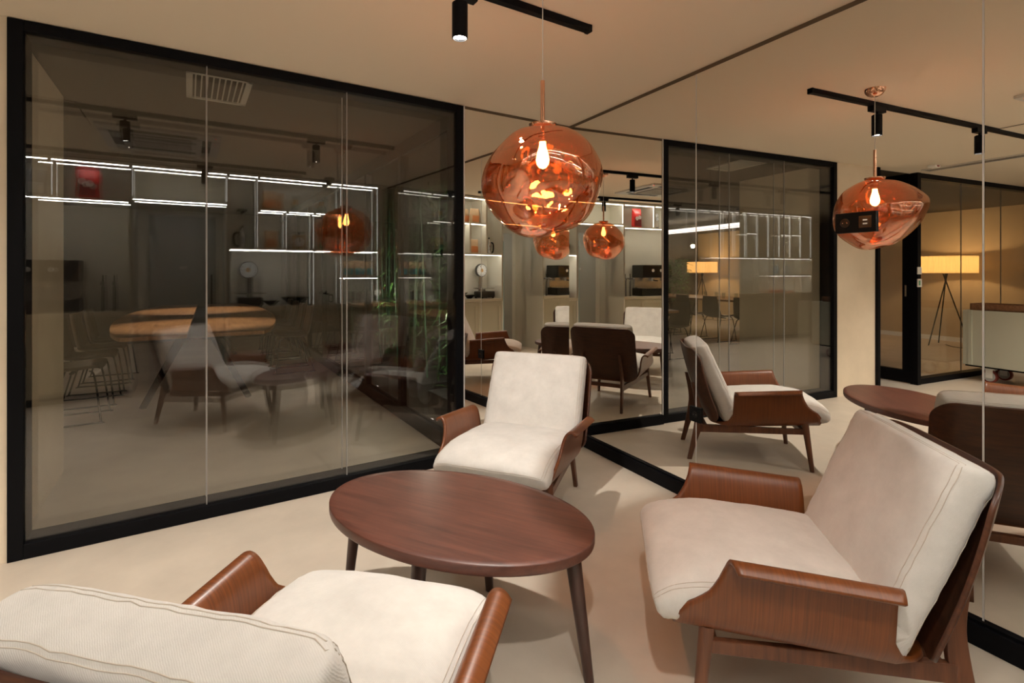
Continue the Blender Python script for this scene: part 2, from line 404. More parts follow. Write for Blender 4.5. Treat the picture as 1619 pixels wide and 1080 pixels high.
struct(B(-0.05, 0.05, 0.09, 1.15, 2.41, H).build('trim_1', 'black_metal', loc=W(E1 + 0.03, NA), rz=ROT), 'black header above the glass door')
struct(B(-1.47, -1.42, -0.03, 0.17, 0, H).build('trim_2', 'black_metal', loc=W(0, NA), rz=ROT), 'slim black door jamb at the plaster wall')

# dark window wall with plants inside the room behind the glass
w3 = setting('window_3', 'dark window wall with black mullions behind the glass partition', W(uF1 + 0.02, NA), ROT)
B(-0.03, 0.05, 0.16, 8.8, 0, 0.12).build('frame_rail', 'black_metal', w3)
B(-0.03, 0.05, 0.16, 8.8, H - 0.12, H).build('frame_rail', 'black_metal', w3)
for i in range(8):
    y = 0.17 + i * 1.1
    B(-0.03, 0.05, y, y + 0.07, 0.12, H - 0.12).build('mullion', 'black_metal', w3)
    B(0.0, 0.008, y + 0.07, y + 1.1, 0.12, H - 0.12).build('pane', 'night_glass', w3)

# ------------------------------------------------------------------ armchairs
def build_armchair():
    r = thing('armchair', 'x', 'armchair')
    # bent plywood shell: seat and both arms in one sheet
    half = [(0, 0), (.10, 0), (.19, .002), (.245, .012), (.285, .036), (.310, .075), (.322, .12), (.329, .17), (.336, .22), (.347, .256), (.365, .276), (.387, .275), (.404, .260)]
    hs = spline(half, 40)
    sec = [(-x, z) for x, z in hs[::-1]] + [(x, z) for x, z in hs[1:]]
    def yf(rel): return float(np.interp(rel, [0, .050, .085, .112, .132, .162, .205, .245, .280], [.462, .460, .450, .430, .400, .366, .343, .328, .318]))
    def yr(rel): return float(np.interp(rel, [0, .02, .06, .11, .28], [-.25, -.20, -.145, -.115, -.112]))
    NV = 26; P = []
    for k, (x, rel) in enumerate(sec):
        ax = abs(x); rr = rel if ax < .365 else .28
        y0, y1 = yr(rr), yf(rr)
        if ax > .375: y1 -= (ax - .375) * 0.35; y0 += (ax - .375) * .35
        for j in range(NV):
            y = y0 + (y1 - y0) * j / (NV - 1)
            z = .268 + .075 * y + rel * (1 + .02 * (y - .1)) + max(0, -.14 - y) * .35
            P.append((x, y, z))
    m = MB().grid(P, len(sec), NV)
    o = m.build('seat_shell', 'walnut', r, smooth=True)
    md = o.modifiers.new('thick', 'SOLIDIFY'); md.thickness = 0.013; md.offset = 0
    # back panel with wings bent forward
    NP, NQ = 31, 37; P = []
    q = [0.5 - 0.5 * math.cos(math.pi * i / (NQ - 1)) for i in range(NQ)]
    z0, z1, rad = .295, .828, .085
    for i in range(NP):
        pp = math.sin((i / (NP - 1) - .5) * math.pi)
        for j in range(NQ):
            L = (z1 - z0) / .96; dd = min(q[j], 1 - q[j]) * L
            hw = .328 + .010 * q[j]
            if dd < rad: hw -= rad - math.sqrt(max(0, rad * rad - (rad - dd) ** 2))
            x = pp * hw
            yc = -.252 - .172 * q[j] - .018 * math.sin(math.pi * q[j])
            y = yc + .074 * (abs(x) / .338) ** 5.0
            P.append((x, y, z0 + (z1 - z0) * q[j]))
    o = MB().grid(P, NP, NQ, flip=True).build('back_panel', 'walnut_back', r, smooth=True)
    md = o.modifiers.new('thick', 'SOLIDIFY'); md.thickness = 0.013; md.offset = 0
    # cushions
    def cushion(name, Wd, path, T, seed, crown=.2, nseam=.9, nu=7, nw=9):
        path = spline(path, 61); N1, N2 = 41, 61
        def frame(v):
            t = (v + 1) / 2 * 60; i = min(int(t), 59); c = path[i] + (path[i + 1] - path[i]) * (t - i)
            i0, i1 = max(i - 1, 0), min(i + 2, 60); d = path[i1] - path[i0]; d /= np.linalg.norm(d)
            return c, np.array([-d[1], d[0]])
        def pt(u, v, sgn, lift=0.0):
            c, n = frame(max(-1, min(1, v * (1 - .03 * abs(u) ** 8))))
            h = T * ((1 - abs(u) ** nu) * (1 - abs(v) ** nw)) ** (1 / 2.3) if abs(u) < 1 and abs(v) < 1 else 0.0
            h *= 1 - crown + crown * (1 - u * u) * (1 - v * v)
            x = Wd * u * (1 - .05 * abs(v) ** 10)
            w = noise.noise(Vector((u * 3.1 + seed, v * 3.3, sgn * 2.0))) * .0050
            edge = max(abs(u), abs(v)) ** 6
            w += noise.noise(Vector((u * 11 + seed, v * 11, 5 + sgn))) * .0045 * edge
            w += noise.noise(Vector((u * 5 + seed, v * 27, 9 * sgn))) * .0040 * abs(u) ** 10 + noise.noise(Vector((u * 27, v * 5 + seed, 3 * sgn))) * .0040 * abs(v) ** 12
            hh = sgn * (h + lift + (w if h > 0 else 0))
            return (x, c[0] + n[0] * hh, c[1] + n[1] * hh)
        us = [math.sin(s * math.pi / 2) for s in np.linspace(-1, 1, N1)]; vs = [math.sin(s * math.pi / 2) for s in np.linspace(-1, 1, N2)]
        m = MB()
        m.grid([pt(u, v, 1) for u in us for v in vs], N1, N2)
        m.grid([pt(u, v, -1) for u in us for v in vs], N1, N2, flip=True)
        o = m.build(name, 'linen', r, smooth=True, weld=True)
        for k, e in enumerate((nseam, nseam + .035)):
            ev = 1 - (1 - e) * .75
            loop = [(-e + 2 * e * i / 24, -ev) for i in range(24)] + [(e, -ev + 2 * ev * i / 24) for i in range(24)] + \
                   [(e - 2 * e * i / 24, ev) for i in range(24)] + [(-e, ev - 2 * ev * i / 24) for i in range(24)]
            for sg in ((1, -1) if name == 'back_cushion' else (1,)):
                MB().tube([pt(u, v, sg, .0003) for u, v in loop], .0011, 5, True).build('seam', 'stitch', o)
        return o
    cushion('seat_cushion', .318, [(-.175, .378), (-.05, .392), (.10, .404), (.25, .412), (.36, .408), (.45, .392), (.515, .362)], .083, 1.3, .22)
    cushion('back_cushion', .310, [(-.099, .298), (-.130, .37), (-.182, .49), (-.230, .60), (-.282, .715), (-.320, .80), (-.338, .850)], .074, 6.1, .16, .92, 13, 14)
    # frame
    for s in (-1, 1):
        MB().cyl((s * .272, .365, .325), (s * .298, .402, 0), .023, .0145, 20).build('leg', 'walnut_leg', r, smooth=True)
    for s in (-1, 1):
        m = MB(); pth = [(-.398, 0), (-.366, .13), (-.335, .25), (-.330, .36), (-.350, .47), (-.374, .565)]
        wid = [.032, .040, .058, .046, .034, .024]; sp = spline([(a_, b_, c_) for (a_, b_), c_ in zip(pth, wid)], 25)
        P = []
        for y, z, w in sp:
            x = s * (.222 - .030 * z / .6)
            for dx, dy in ((-.012, -.5), (.012, -.5), (.012, .5), (-.012, .5)):
                P.append((x + dx, y + dy * w, z))
        f = []
        for i in range(24):
            for k in range(4):
                f.append((i * 4 + k, i * 4 + (k + 1) % 4, (i + 1) * 4 + (k + 1) % 4, (i + 1) * 4 + k))
        f += [(3, 2, 1, 0), (96, 97, 98, 99)]
        MB().add(P, f).build('leg', 'walnut_leg', r, smooth=True, bevel=0.003)
    for s in (-1, 1):
        MB().bar((s * .211, -.325, .232), (s * .277, .372, .268), .024, .056, .022, .038).build('side_rail', 'walnut_leg', r, bevel=0.003)
    MB().bar((-.265, .35, .268), (.265, .35, .268), .03, .036).build('cross_bar', 'walnut_leg', r, bevel=0.003)
    MB().bar((-.21, -.285, .240), (.21, -.285, .240), .03, .036).build('cross_bar', 'walnut_leg', r, bevel=0.003)
    return r
def face(dx, dy): return math.atan2(dy, dx) - math.pi / 2
ch1 = build_armchair()
GA_ = 'lounge armchairs around the oval coffee table'
ch1.location = (0.062, 2.998, 0); ch1.rotation_euler = (0, 0, face(-.359, -.933))
tag(ch1, 'armchair in the mirrored corner behind the coffee table, facing the camera', 'armchair', GA_)
ch2 = dup(ch1, (0.995, 1.733, 0), face(-.983, .182), 'armchair at right edge close to the mirror wall, seen from its side', GA_)
ch3 = dup(ch1, (-0.468, 1.080, 0), face(.230, .973), 'nearest armchair at lower left, seen from behind over its backrest', GA_)

# ------------------------------------------------------------------ coffee table
tb = thing('coffee_table', 'oval dark walnut coffee table with four round splayed legs', 'coffee table', (-.224, 1.958, 0), -.456)
ZT, TA, TBb = .475, .551, .332
prof = [(-.038, .985), (-.035, .995), (-.028, 1.0), (-.005, 1.0), (-.0015, .997), (0, .991), (0, .93), (0, .8)]
m = MB(); SEG = 96; P = []
for z, k in prof:
    P += [((TA - (1 - k) * .4) * math.cos(i / SEG * 2 * math.pi), (TBb - (1 - k) * .4) * math.sin(i / SEG * 2 * math.pi), ZT + z) for i in range(SEG)]
f = []
for j in range(len(prof) - 1):
    f += [(j * SEG + i, j * SEG + (i + 1) % SEG, (j + 1) * SEG + (i + 1) % SEG, (j + 1) * SEG + i) for i in range(SEG)]
f += [tuple(range(SEG - 1, -1, -1)), tuple(range((len(prof) - 1) * SEG, len(prof) * SEG))]
m.add(P, f).build('table_top', 'table_brown', tb, smooth=True)
for (x, y) in ((.54, 0), (-.54, 0), (0, .288), (0, -.265)):
    k = .885 if x else .80
    MB().cyl((x * k, y * k, ZT - .040), (x, y, 0), .0285, .0165, 20).build('leg', 'table_leg', tb, smooth=True)
MB().bar((-.44, 0, ZT - .052), (.44, 0, ZT - .052), .05, .022).build('under_rail', 'table_leg', tb, bevel=.002)
MB().bar((0, -.2, ZT - .052), (0, .2, ZT - .052), .05, .02).build('under_rail', 'table_leg', tb, bevel=.002)

# ------------------------------------------------------------------ copper pendant
pd = thing('pendant_lamp', 'melted copper glass globe pendant hanging over the coffee table', 'pendant lamp', (.130, 2.16, 0))
def blob(th, ph, s=1.0):
    d = Vector((math.cos(ph) * math.cos(th), math.cos(ph) * math.sin(th), math.sin(ph)))
    k = 1 + .035 * noise.noise(d * 1.6 + Vector((3, 1, 7))) * 2 + .02 * math.sin(2 * th + 1)
    p = Vector((.246 * d.x, .268 * d.y, .226 * d.z)) * k * s
    tp = 1 + .22 * d.y; p.z *= tp; p.x *= 1 + .05 * d.y
    if d.z < 0: p.z *= 1 - .06 * max(0, -d.z) ** 3
    a = R(-17); y, z = p.y, p.z
    p.y, p.z = y * math.cos(a) - z * math.sin(a), y * math.sin(a) + z * math.cos(a)
    p.x += .012 * math.sin(p.z * 8); return p + Vector((0, -.025, 1.772))
P = []; NT, NP_ = 72, 40
for i in range(NT):
    for j in range(NP_):
        P.append(blob(2 * math.pi * i / NT, -math.pi / 2 + math.pi * (j + .02) / (NP_ - 1 + .04)))
MB().grid(P, NT, NP_, closeu=True).build('shade', 'copper_glass', pd, smooth=True)
P = []; NT, NP_ = 120, 72
for i in range(NT):
    for j in range(NP_):
        th, ph = 2 * math.pi * i / NT, -math.pi / 2 + math.pi * (j + .02) / (NP_ - 1 + .04)
        q = blob(th, ph, .975); w = noise.noise(q * 10 + Vector((2, 5, 1))) * .012 + noise.noise(q * 23) * .005
        c = Vector((0, -.025, 1.772)); P.append(c + (q - c) * (1 + w / .25 - .022))
MB().grid(P, NT, NP_, closeu=True).build('inner_film', 'copper_film', pd, smooth=True)
MB().cyl((0, 0, 2.19), (0, 0, H - .03), .0022, seg=8).build('cord', 'glass_edge', pd)
MB().cyl((0, 0, 1.99), (0, 0, 2.195), .0095, seg=16).build('rod', 'copper', pd, smooth=True)
MB().lathe([(0.0, -.016), (.05, -.014), (.058, -.004), (.06, .006), (0, .008)], c=(0, 0, 2.004)).build('collar', 'copper', pd, smooth=True)
MB().lathe([(0, -.052), (.022, -.050), (.042, -.040), (.056, -.022), (.061, -.001), (0, 0)], c=(0, 0, H)).build('canopy', 'copper', pd, smooth=True)
MB().cyl((0, 0, 1.935), (0, 0, 2.005), .017, seg=16).build('lamp_holder', 'copper', pd, smooth=True)
MB().lathe([(0, -.118), (.014, -.113), (.025, -.098), (.028, -.080), (.023, -.052), (.015, -.025), (.013, 0)], c=(0, 0, 1.94)).build('bulb', 'bulb_glow', pd, smooth=True)
MB().lathe([(0, -.10), (.008, -.094), (.010, -.08), (.008, -.06), (.004, -.045), (0, -.043)], 12, c=(0, 0, 1.94)).build('filament', 'filament', pd, smooth=True)

# ------------------------------------------------------------------ ceiling tracks and spotlights
def track(label, loc, rz, L):
    t = thing('lighting_track', label, 'lighting track', loc, rz)
    B(-L, 0, -.018, .018, -.032, 0).build('rail', 'black_metal', t, bevel=.002)
    B(-.02, 0, -.0185, .0185, -.034, 0).build('end_cap', 'black_plastic', t)
    return t
tr_dir = W(-1, 0)
T1 = Vector((.385, 2.52, H))
track('black ceiling track above the coffee table with spotlights', T1, ROT, 4.6)
T2 = W(1.2, .12, H)
track('black ceiling track running past the shelving wall', T2, ROT, 5.2)
def spot(loc, aim, label, power, group='black cylinder track spotlights', ang=95, blend=.75):
    """loc: point on the ceiling; the cylinder hangs below its adapter"""
    r = thing('track_spotlight', label, 'spotlight', (loc[0], loc[1], H), ROT, group)
    B(-.075, .075, -.021, .021, -.068, -.030).build('adapter', 'black_plastic', r, bevel=.002)
    MB().cyl((0, 0, -.068), (0, 0, -.09), .008, seg=12).build('stem', 'black_metal', r)
    tgt = Vector(aim); p = Vector((loc[0], loc[1], H - .16)); d = (tgt - p).normalized()
    q = Vector((0, 0, -1)).rotation_difference(d)
    MB().lathe([(.026, .005), (.033, 0.0), (.033, -.145), (.029, -.147), (.029, -.135)], 24).build('housing', 'black_metal', r, smooth=True)
    hs = r.children[-1] if r.children else None
    hs = [c for c in r.children if c.name.startswith('housing')][0]
    hs.location = (0, 0, -.09); hs.rotation_mode = 'QUATERNION'
    # cylinders hang straight down, the lens inside is tilted
    MB().lathe([(0, -.137), (.0285, -.137), (.0285, -.133), (0, -.133)], 20).build('lens', 'lens', hs)
    l = bpy.data.lights.new('spot_beam', 'SPOT'); l.energy = power; l.color = WARM
    l.spot_size = R(ang); l.spot_blend = blend; l.shadow_soft_size = .028
    lo = bpy.data.objects.new('spot_beam', l); COL.objects.link(lo); lo.parent = r
    lo.location = (0, 0, -.245); lo.rotation_mode = 'QUATERNION'
    rot = Matrix.Rotation(-ROT, 3, 'Z'); dl = rot @ d
    lo.rotation_quaternion = Vector((0, 0, -1)).rotation_difference(dl)
    return r
def on1(px): # ceiling point on track 1 at distance along from its end
    p = T1 - Vector((AX.x, AX.y, 0)) * px; return (p.x, p.y)
def on2(q):
    p = T2 - Vector((AX.x, AX.y, 0)) * q; return (p.x, p.y)
spot(on1(.715), (-.23, 2.05, 0), 'spotlight right above the coffee table on the ceiling track', P_HEAD * 1.35, ang=120)
spot(on1(2.08), (-1.75, 2.3, 0), 'spotlight further left on the track above the coffee table', P_HEAD * .22, ang=100)
spot(on1(3.4), (-2.7, .9, 0), 'added unseen spotlight at the left end of the track above the coffee table', P_HEAD * .7)  # unseen head, added to raise the ambient light
spot(on2(1.05), (.62, 1.75, .1), 'spotlight nearest to the shelving wall, tilted towards the armchairs', P_HEAD * .70, ang=50)
spot(on2(2.6), (-1.5, .4, 0), 'added unseen second spotlight on the track by the shelving wall', P_HEAD * .45)  # added out of view to brighten the room by bounce
spot(on2(4.1), (-3.0, -.4, 0), 'added unseen last spotlight on the track by the shelving wall', P_HEAD * 1.4)  # also added out of view, for more bounce on the ceiling

# ------------------------------------------------------------------ ceiling fittings
def vent(name, label, cat, u, n, w, d, slats):
    t = thing(name, label, cat, W(u, n, H), ROT)
    B(-w / 2, w / 2, -d / 2, -d / 2 + .035, -.014, 0).build('frame', 'vent', t)
    B(-w / 2, w / 2, d / 2 - .035, d / 2, -.014, 0).build('frame', 'vent', t)
    B(-w / 2, -w / 2 + .035, -d / 2, d / 2, -.014, 0).build('frame', 'vent', t)
    B(w / 2 - .035, w / 2, -d / 2, d / 2, -.014, 0).build('frame', 'vent', t)
    B(-w / 2 + .03, w / 2 - .03, -d / 2 + .03, d / 2 - .03, -.004, 0).build('backing', 'black_plastic', t)
    for i in range(slats):
        x = -w / 2 + .035 + (w - .07) * (i + .5) / slats
        B(x - .004, x + .004, -d / 2 + .035, d / 2 - .035, -.012, -.004).build('slat', 'vent', t)
    return t
vent('ceiling_grille', 'square slatted air grille on the ceiling behind the glass partition', 'air grille', .165, NA + .55, .36, .55, 9)
# four way air conditioning cassette
ac = thing('ceiling_cassette', 'white four way air conditioning cassette on the ceiling, seen reflected', 'air conditioner', W(-.2, 1.0, H), ROT)
B(-.45, .45, -.45, .45, -.022, 0).build('body', 'vent', ac, bevel=.004)
B(-.22, .22, -.22, .22, -.030, -.022).build('intake_grille', 'grey_plastic', ac)
for i in range(12):
    y = -.21 + i * .038
    B(-.215, .215, y, y + .012, -.034, -.030).build('slat', 'vent', ac)
for sx, sy in ((1, 0), (-1, 0), (0, 1), (0, -1)):
    if sx: B(sx * .34 - .035, sx * .34 + .035, -.26, .26, -.026, -.022).build('air_slot', 'black_plastic', ac)
    else: B(-.26, .26, sy * .34 - .035, sy * .34 + .035, -.026, -.022).build('air_slot', 'black_plastic', ac)
B(.40, .41, .40, .41, -.026, -.022).build('indicator', 'red_led', ac)
sv = thing('slot_diffuser', 'long grey slot air diffuser on the ceiling near the office front', 'air diffuser', W(-2.15, 2.60, H), ROT)
B(-.09, .09, -.6, .6, -.010, 0).build('frame', 'vent', sv)
for k in (-.04, .0, .04): B(k - .012, k + .012, -.58, .58, -.012, -.008).build('slot', 'grey_plastic', sv)
hp = thing('ceiling_hatch', 'flush square access hatch in the beige ceiling', 'access hatch', W(-.9, 1.75, H), ROT)
B(-.22, .22, -.22, .22, -.004, 0).build('hatch_frame', 'gap_brown', hp)
B(-.212, .212, -.212, .212, -.006, -.003).build('hatch_panel', 'ceiling', hp)
ms = thing('motion_sensor', 'small white sensor on the ceiling above the glass door', 'sensor', W(-1.90, NA - .35, H), ROT)
B(-.05, .05, -.04, .04, -.03, 0).build('housing', 'white_paint', ms, bevel=.006)
B(-.02, .02, -.045, -.04, -.024, -.008).build('eye', 'rubber_red', ms)
dc = thing('dome_camera', 'black ceiling dome camera in front of the shelving wall', 'security camera', W(1.53, DF + .16, H), ROT)
MB().lathe([(0, -.045), (.062, -.043), (.066, -.002), (0, 0)]).build('base', 'black_plastic', dc, smooth=True)
MB().lathe([(0, -.095), (.02, -.09), (.036, -.075), (.044, -.045), (0, -.04)]).build('dome', 'bowl_black', dc, smooth=True)

# ------------------------------------------------------------------ sockets on the mirror wall
def plate(label, s, z, nmod):
    t = thing('wall_socket', label, 'socket', WC(s, -.002, z), ROTC)
    w = .085 * nmod
    B(-w / 2, w / 2, -.012, 0, -.045, .045).build('cover_plate', 'black_plastic', t, bevel=.002)
    for i in range(nmod):
        x = -w / 2 + .0425 + i * .085
        if nmod == 1 or i == 0:
            MB().add(*[(lambda v, f: (v, f))(*disc(x, -.0125, .021))][0]).build('socket_well', 'bowl_black', t)
            for dx in (-.0095, .0095):
                MB().cyl((x + dx, -.0135, 0), (x + dx, -.0125, 0), .0025, seg=8).build('contact', 'steel', t)
        else:
            B(x - .026, x + .026, -.0135, -.012, -.026, .026).build('charger_insert', 'bowl_black', t)
            for dz in (-.008, .008): B(x - .009, x + .009, -.0142, -.0134, dz - .003, dz + .003).build('charging_port', 'white_paint', t)
def disc(x, y, r, seg=24):
    v = [(x + r * math.cos(i / seg * 2 * math.pi), y, r * math.sin(i / seg * 2 * math.pi)) for i in range(seg)]
    return v, [tuple(range(seg))]
plate('single black socket on the mirror joint behind the far armchair', 1.342, .526, 1)
plate('double black socket plate high on the mirror with charging ports', 2.246, 1.605, 2)

# ------------------------------------------------------------------ shelving wall behind the camera (seen in mirrors and glass)
DB = DF - .40                             # back of the open shelves
def shelf_wall(label, u0, u1):
    t = thing('shelving_unit', label, 'shelving unit', W(0, 0), ROT)
    return t
def led(t, u0, u1, z): B(u0 + .006, u1 - .006, DF - .030, DF - .012, z - .010, z - .002).build('led_strip', 'led', t)
def hshelf(t, u0, u1, z, th=.022): 
    B(u0, u1, DB, DF, z, z + th).build('shelf', 'lacquer', t); led(t, u0, u1, z)
def vled(t, u, z0, z1): B(u - .0035, u + .0035, DF - .028, DF - .016, z0 + .01, z1 - .014).build('led_strip', 'led_soft', t)
def divider(t, u, z0, z1, th=.028): B(u - th / 2, u + th / 2, DB, DF, z0, z1).build('divider', 'lacquer', t)
CT = .950                                 # worktop height
ZS, Z2, Z3, Z4 = 2.558, 2.150, 1.660, 1.302
uR = uC(DF - .45) - .03
t = shelf_wall('right hand shelving with many lit compartments', .39, uR)
B(.39, uR, DB - .02, DB, CT, ZS).build('back_panel', 'lacquer', t)
hshelf(t, .39, uR, ZS, .03)
B(.39, uR, DF - .05, DF - .03, ZS + .03, H).build('top_filler', 'black_plastic', t)
for u, za, zb in ((.404, CT, ZS), (.733, Z3 + .022, ZS), (1.738, CT, ZS), (2.235, CT, ZS), (1.062, Z3 + .022, Z2), (1.391, CT, Z2)):
    divider(t, u, za, zb)
for a, b in ((.747, 1.048), (1.076, 1.377), (1.405, 1.724)): hshelf(t, a, b, Z2)
hshelf(t, .418, 1.377, Z3); hshelf(t, 1.405, 1.724, Z3); hshelf(t, 1.752, 2.221, Z3); hshelf(t, 1.752, 2.221, Z4)
for u, za, zb in ((.715, Z3 + .022, ZS), (1.720, Z2 + .022, ZS), (2.217, Z3 + .022, ZS), (1.044, Z3 + .022, Z2), (1.373, Z3 + .022, Z2), (1.720, Z3 + .022, Z2), (1.373, CT, Z3), (1.720, CT, Z3), (2.217, Z4 + .022, Z3), (2.217, CT, Z4)): vled(t, u, za, zb)
B(2.249, uR, DF - .03, DF, CT, ZS).build('side_filler', 'lacquer', t)
t = shelf_wall('left hand shelving above the coffee machine counter', -2.2, -.54)
B(-2.25, -.53, DB - .02, DB, CT, ZS).build('back_panel', 'lacquer', t)
hshelf(t, -2.25, -.53, ZS, .03); hshelf(t, -2.236, -.558, Z2 + .005)
B(-2.25, -.53, DF - .05, DF - .03, ZS + .03, H).build('top_filler', 'black_plastic', t)
for u, za, zb in ((-.544, CT, ZS), (-1.215, Z2 + .02, ZS), (-2.236, CT, ZS)): divider(t, u, za, zb)
for u, za, zb in ((-1.197, Z2 + .027, ZS), (-2.218, Z2 + .027, ZS)): vled(t, u, za, zb)
# bridge over the door niche
t = shelf_wall('lit bridge compartment above the door niche', -.53, .39)
hshelf(t, -.53, .39, ZS, .03); hshelf(t, -.53, .39, 2.195)
for u, za, zb in ((-.526, 2.22, ZS), (.386, 2.22, ZS)): vled(t, u, za, zb)
B(-.53, .39, DB - .02, DB, 2.195, ZS).build('back_panel', 'lacquer', t)
B(-.53, .39, DF - .05, DF - .03, ZS + .03, H).build('top_filler', 'black_plastic', t)
t = shelf_wall('long far left shelving with a row of narrow lit compartments', -5.5, -2.3)
B(-5.45, -2.27, DB - .02, DB, CT, ZS).build('back_panel', 'lacquer', t)
B(-5.45, -2.27, DF - .05, DF - .03, ZS + .03, H).build('top_filler', 'black_plastic', t)
cells = [-5.436 + .322 * i for i in range(10)]
for i, u in enumerate(cells): divider(t, u, Z3 + .022 if 0 < i < 9 and i not in (4,) else CT, ZS)
hshelf(t, -5.45, -2.27, ZS, .03)
for i in range(9):
    a, b = cells[i] + .014, cells[i + 1] - .014
    hshelf(t, a, b, Z3)
    if i in (1, 2, 5): hshelf(t, a, b, Z2)
hshelf(t, cells[0] + .014, cells[4] - .014, Z4)
for i in range(9): vled(t, cells[i] + .018, Z3 + .022, ZS)
# niche with door
struct(B(-5.6, -.53, DB - .16, DB - .03, 0, H).build('wall_niche', 'lacquer', rz=ROT), 'wall behind the coffee machine counter')
struct(B(.39, 2.9, DB - .16, DB - .03, 0, H).build('wall_shelving', 'lacquer', rz=ROT), 'wall behind the lit shelving')
B_ = struct(B(-.70, .55, DF - .80, DF - .74, 0, H).build('wall_doorway', 'lacquer', rz=ROT), 'pale wall of the door niche')
struct(B(-.56, -.53, DF - .74, DF, 0, 2.195).build('trim_3', 'lacquer', rz=ROT), 'left lining of the door niche')
struct(B(.385, .415, DF - .74, DF, 0, 2.195).build('trim_4', 'lacquer', rz=ROT), 'right lining of the door niche')
d2 = setting('door_2', 'plain grey door in the niche of the shelving wall', W(0, DF - .735), ROT)
B(-.42, .30, 0, .03, .01, 2.10).build('door_leaf', 'grey_door', d2, bevel=.003)
MB().cyl((.25, .06, .92), (.25, .06, 1.35), .009, seg=12).build('door_handle', 'black_metal', d2)
B(-.10, -.02, .03, .034, 1.42, 1.46).build('door_plate', 'vent', d2)
B(.35, .356, .70, .71, .3, 1.9).build('glass_edge_strip', 'teal_edge', d2)  # thin glass edge in the niche, not a lamp

def base_cabinet(label, u0, u1):
    t = thing('base_cabinet', label, 'cabinet', W(0, 0), ROT, 'panelled base cabinets of the coffee bar')
    B(u0, u1, DB, DF - .022, .08, CT - .045).build('body', 'lacquer', t)
    B(u0, u1, DB, DF - .06, 0, .08).build('plinth', 'black_plastic', t)
    mid = (u0 + u1) / 2
    for a, b in ((u0 + .003, mid - .002), (mid + .002, u1 - .003)):
        d = MB().box(a, b, DF - .022, DF - .008, .085, CT - .05).build('door', 'lacquer_door', t)
        for q in ((a, b, .085, .150), (a, b, CT - .115, CT - .05), (a, a + .06, .15, CT - .115), (b - .06, b, .15, CT - .115)):
            B(q[0], q[1], DF - .008, DF, q[2], q[3]).build('door_rail', 'lacquer_door', d)
    return t
base_cabinet('base cabinet below the dial scale, next to the door niche', .42, 1.39)
base_cabinet('base cabinet at the mirror end of the coffee bar', 1.39, uR)
base_cabinet('base cabinet below the coffee machine', -1.40, -.56)
base_cabinet('base cabinet at the far left end of the coffee bar', -2.24, -1.40)
tag(B(.40, uR, DB, DF + .01, CT - .045, CT).build('worktop', 'worktop', rz=ROT, bevel=.002), 'pale worktop carrying the dial scale and bowl', 'worktop')
base_cabinet('base cabinet below the narrow lit compartments, nearer the coffee machine', -3.30, -2.26)
base_cabinet('base cabinet in the middle of the long far left shelving', -4.38, -3.32)
base_cabinet('base cabinet at the left end of the long shelving', -5.45, -4.40)
tag(B(-5.46, -.54, DB, DF + .01, CT - .045, CT).build('worktop', 'worktop', rz=ROT, bevel=.002), 'pale worktop carrying the coffee machine and taps', 'worktop')

# things on the shelves --------------------------------------------------
def bag(label, u, n, z, w, d, h, mats, rz=0.0, group='coffee bags on the shelves'):
    t = thing('coffee_bag', label, 'coffee bag', W(u, n, z), ROT + rz, group)
    P = []; NU, NV = 24, 14
    for i in range(NU):
        a = 2 * math.pi * i / NU
        for j in range(NV):
            q = j / (NV - 1); k = (1 - .80 * max(0, q - .55) / .45) * (.85 + .15 * math.sin(min(1, q * 1.5) * math.pi / 2))
            cx_ = abs(math.cos(a)) ** .5 * math.copysign(1, math.cos(a)); sy_ = abs(math.sin(a)) ** .6 * math.copysign(1, math.sin(a))
            wob = noise.noise(Vector((a * 2 + u * 9, q * 5, z))) * .006
            P.append((w / 2 * cx_ * (1 + .04 * math.sin(q * 9)) + wob, (d / 2 * k) * sy_ + wob, h * q + .006 * noise.noise(Vector((cx_ * 3, u, 1))) * q))
    m = MB().grid(P, NU, NV, closeu=True); k = len(m.v)
    m.f += [tuple(NV * i for i in range(NU))[::-1], tuple(NV * i + NV - 1 for i in range(NU))]
    o = m.build('bag_body', mats[0], t, smooth=True)
    P = []
    for i in range(9):
        x = -w * .38 + w * .76 * i / 8
        for j in range(9):
            q = .1 + .42 * j / 8; P.append((x, d * .5 * (.85 + .15 * math.sin(min(1, q * 1.5) * math.pi / 2)) * (1 - (abs(x) / (w / 2)) ** 4) ** .3 + .004, h * q))
    MB().grid(P, 9, 9, flip=True).build('bag_label', mats[1], t)
    B(-w * .5, w * .5, -.003, .003, h * .965, h * 1.02).build('bag_seal', mats[2], t)
    return t
bag('red foil coffee bag in the upper left shelf', -.93, DF - .16, Z2 + .027, .20, .09, .34, ('bag_red', 'bag_dark_red', 'bag_red'), .1)
o = [c for c in bpy.data.objects if c.name.startswith('coffee_bag')][-1]
for (cx_, cz_) in ((-.035, .185), (.03, .165)):
    MB().lathe([(0, 0), (.036, .001), (.034, .004), (0, .005)], 20).build('bag_print', 'bag_white', o)
    q = [c for c in o.children if c.name.startswith('bag_print')][-1]; q.location = (cx_, .047, cz_); q.rotation_euler = (R(-90), 0, 0)
bag('pale patterned bag in the far left shelf compartment', -1.34, DF - .16, Z2 + .027, .16, .08, .27, ('grey_plastic', 'bag_white', 'bag_white'))
bag('orange brown coffee bag in the long upper compartment', .87, DF - .15, Z2 + .022, .17, .08, .24, ('kraft', 'bag_orange', 'bag_white'))
bag('orange brown coffee bag behind its neighbour in the long upper compartment', .97, DF - .27, Z2 + .022, .16, .08, .24, ('kraft', 'bag_orange', 'bag_white'), .3)
bag('kraft coffee bag with orange label in the small lower compartment', .89, DF - .15, Z3 + .022, .16, .08, .23, ('kraft', 'bag_orange', 'bag_white'), -.1)
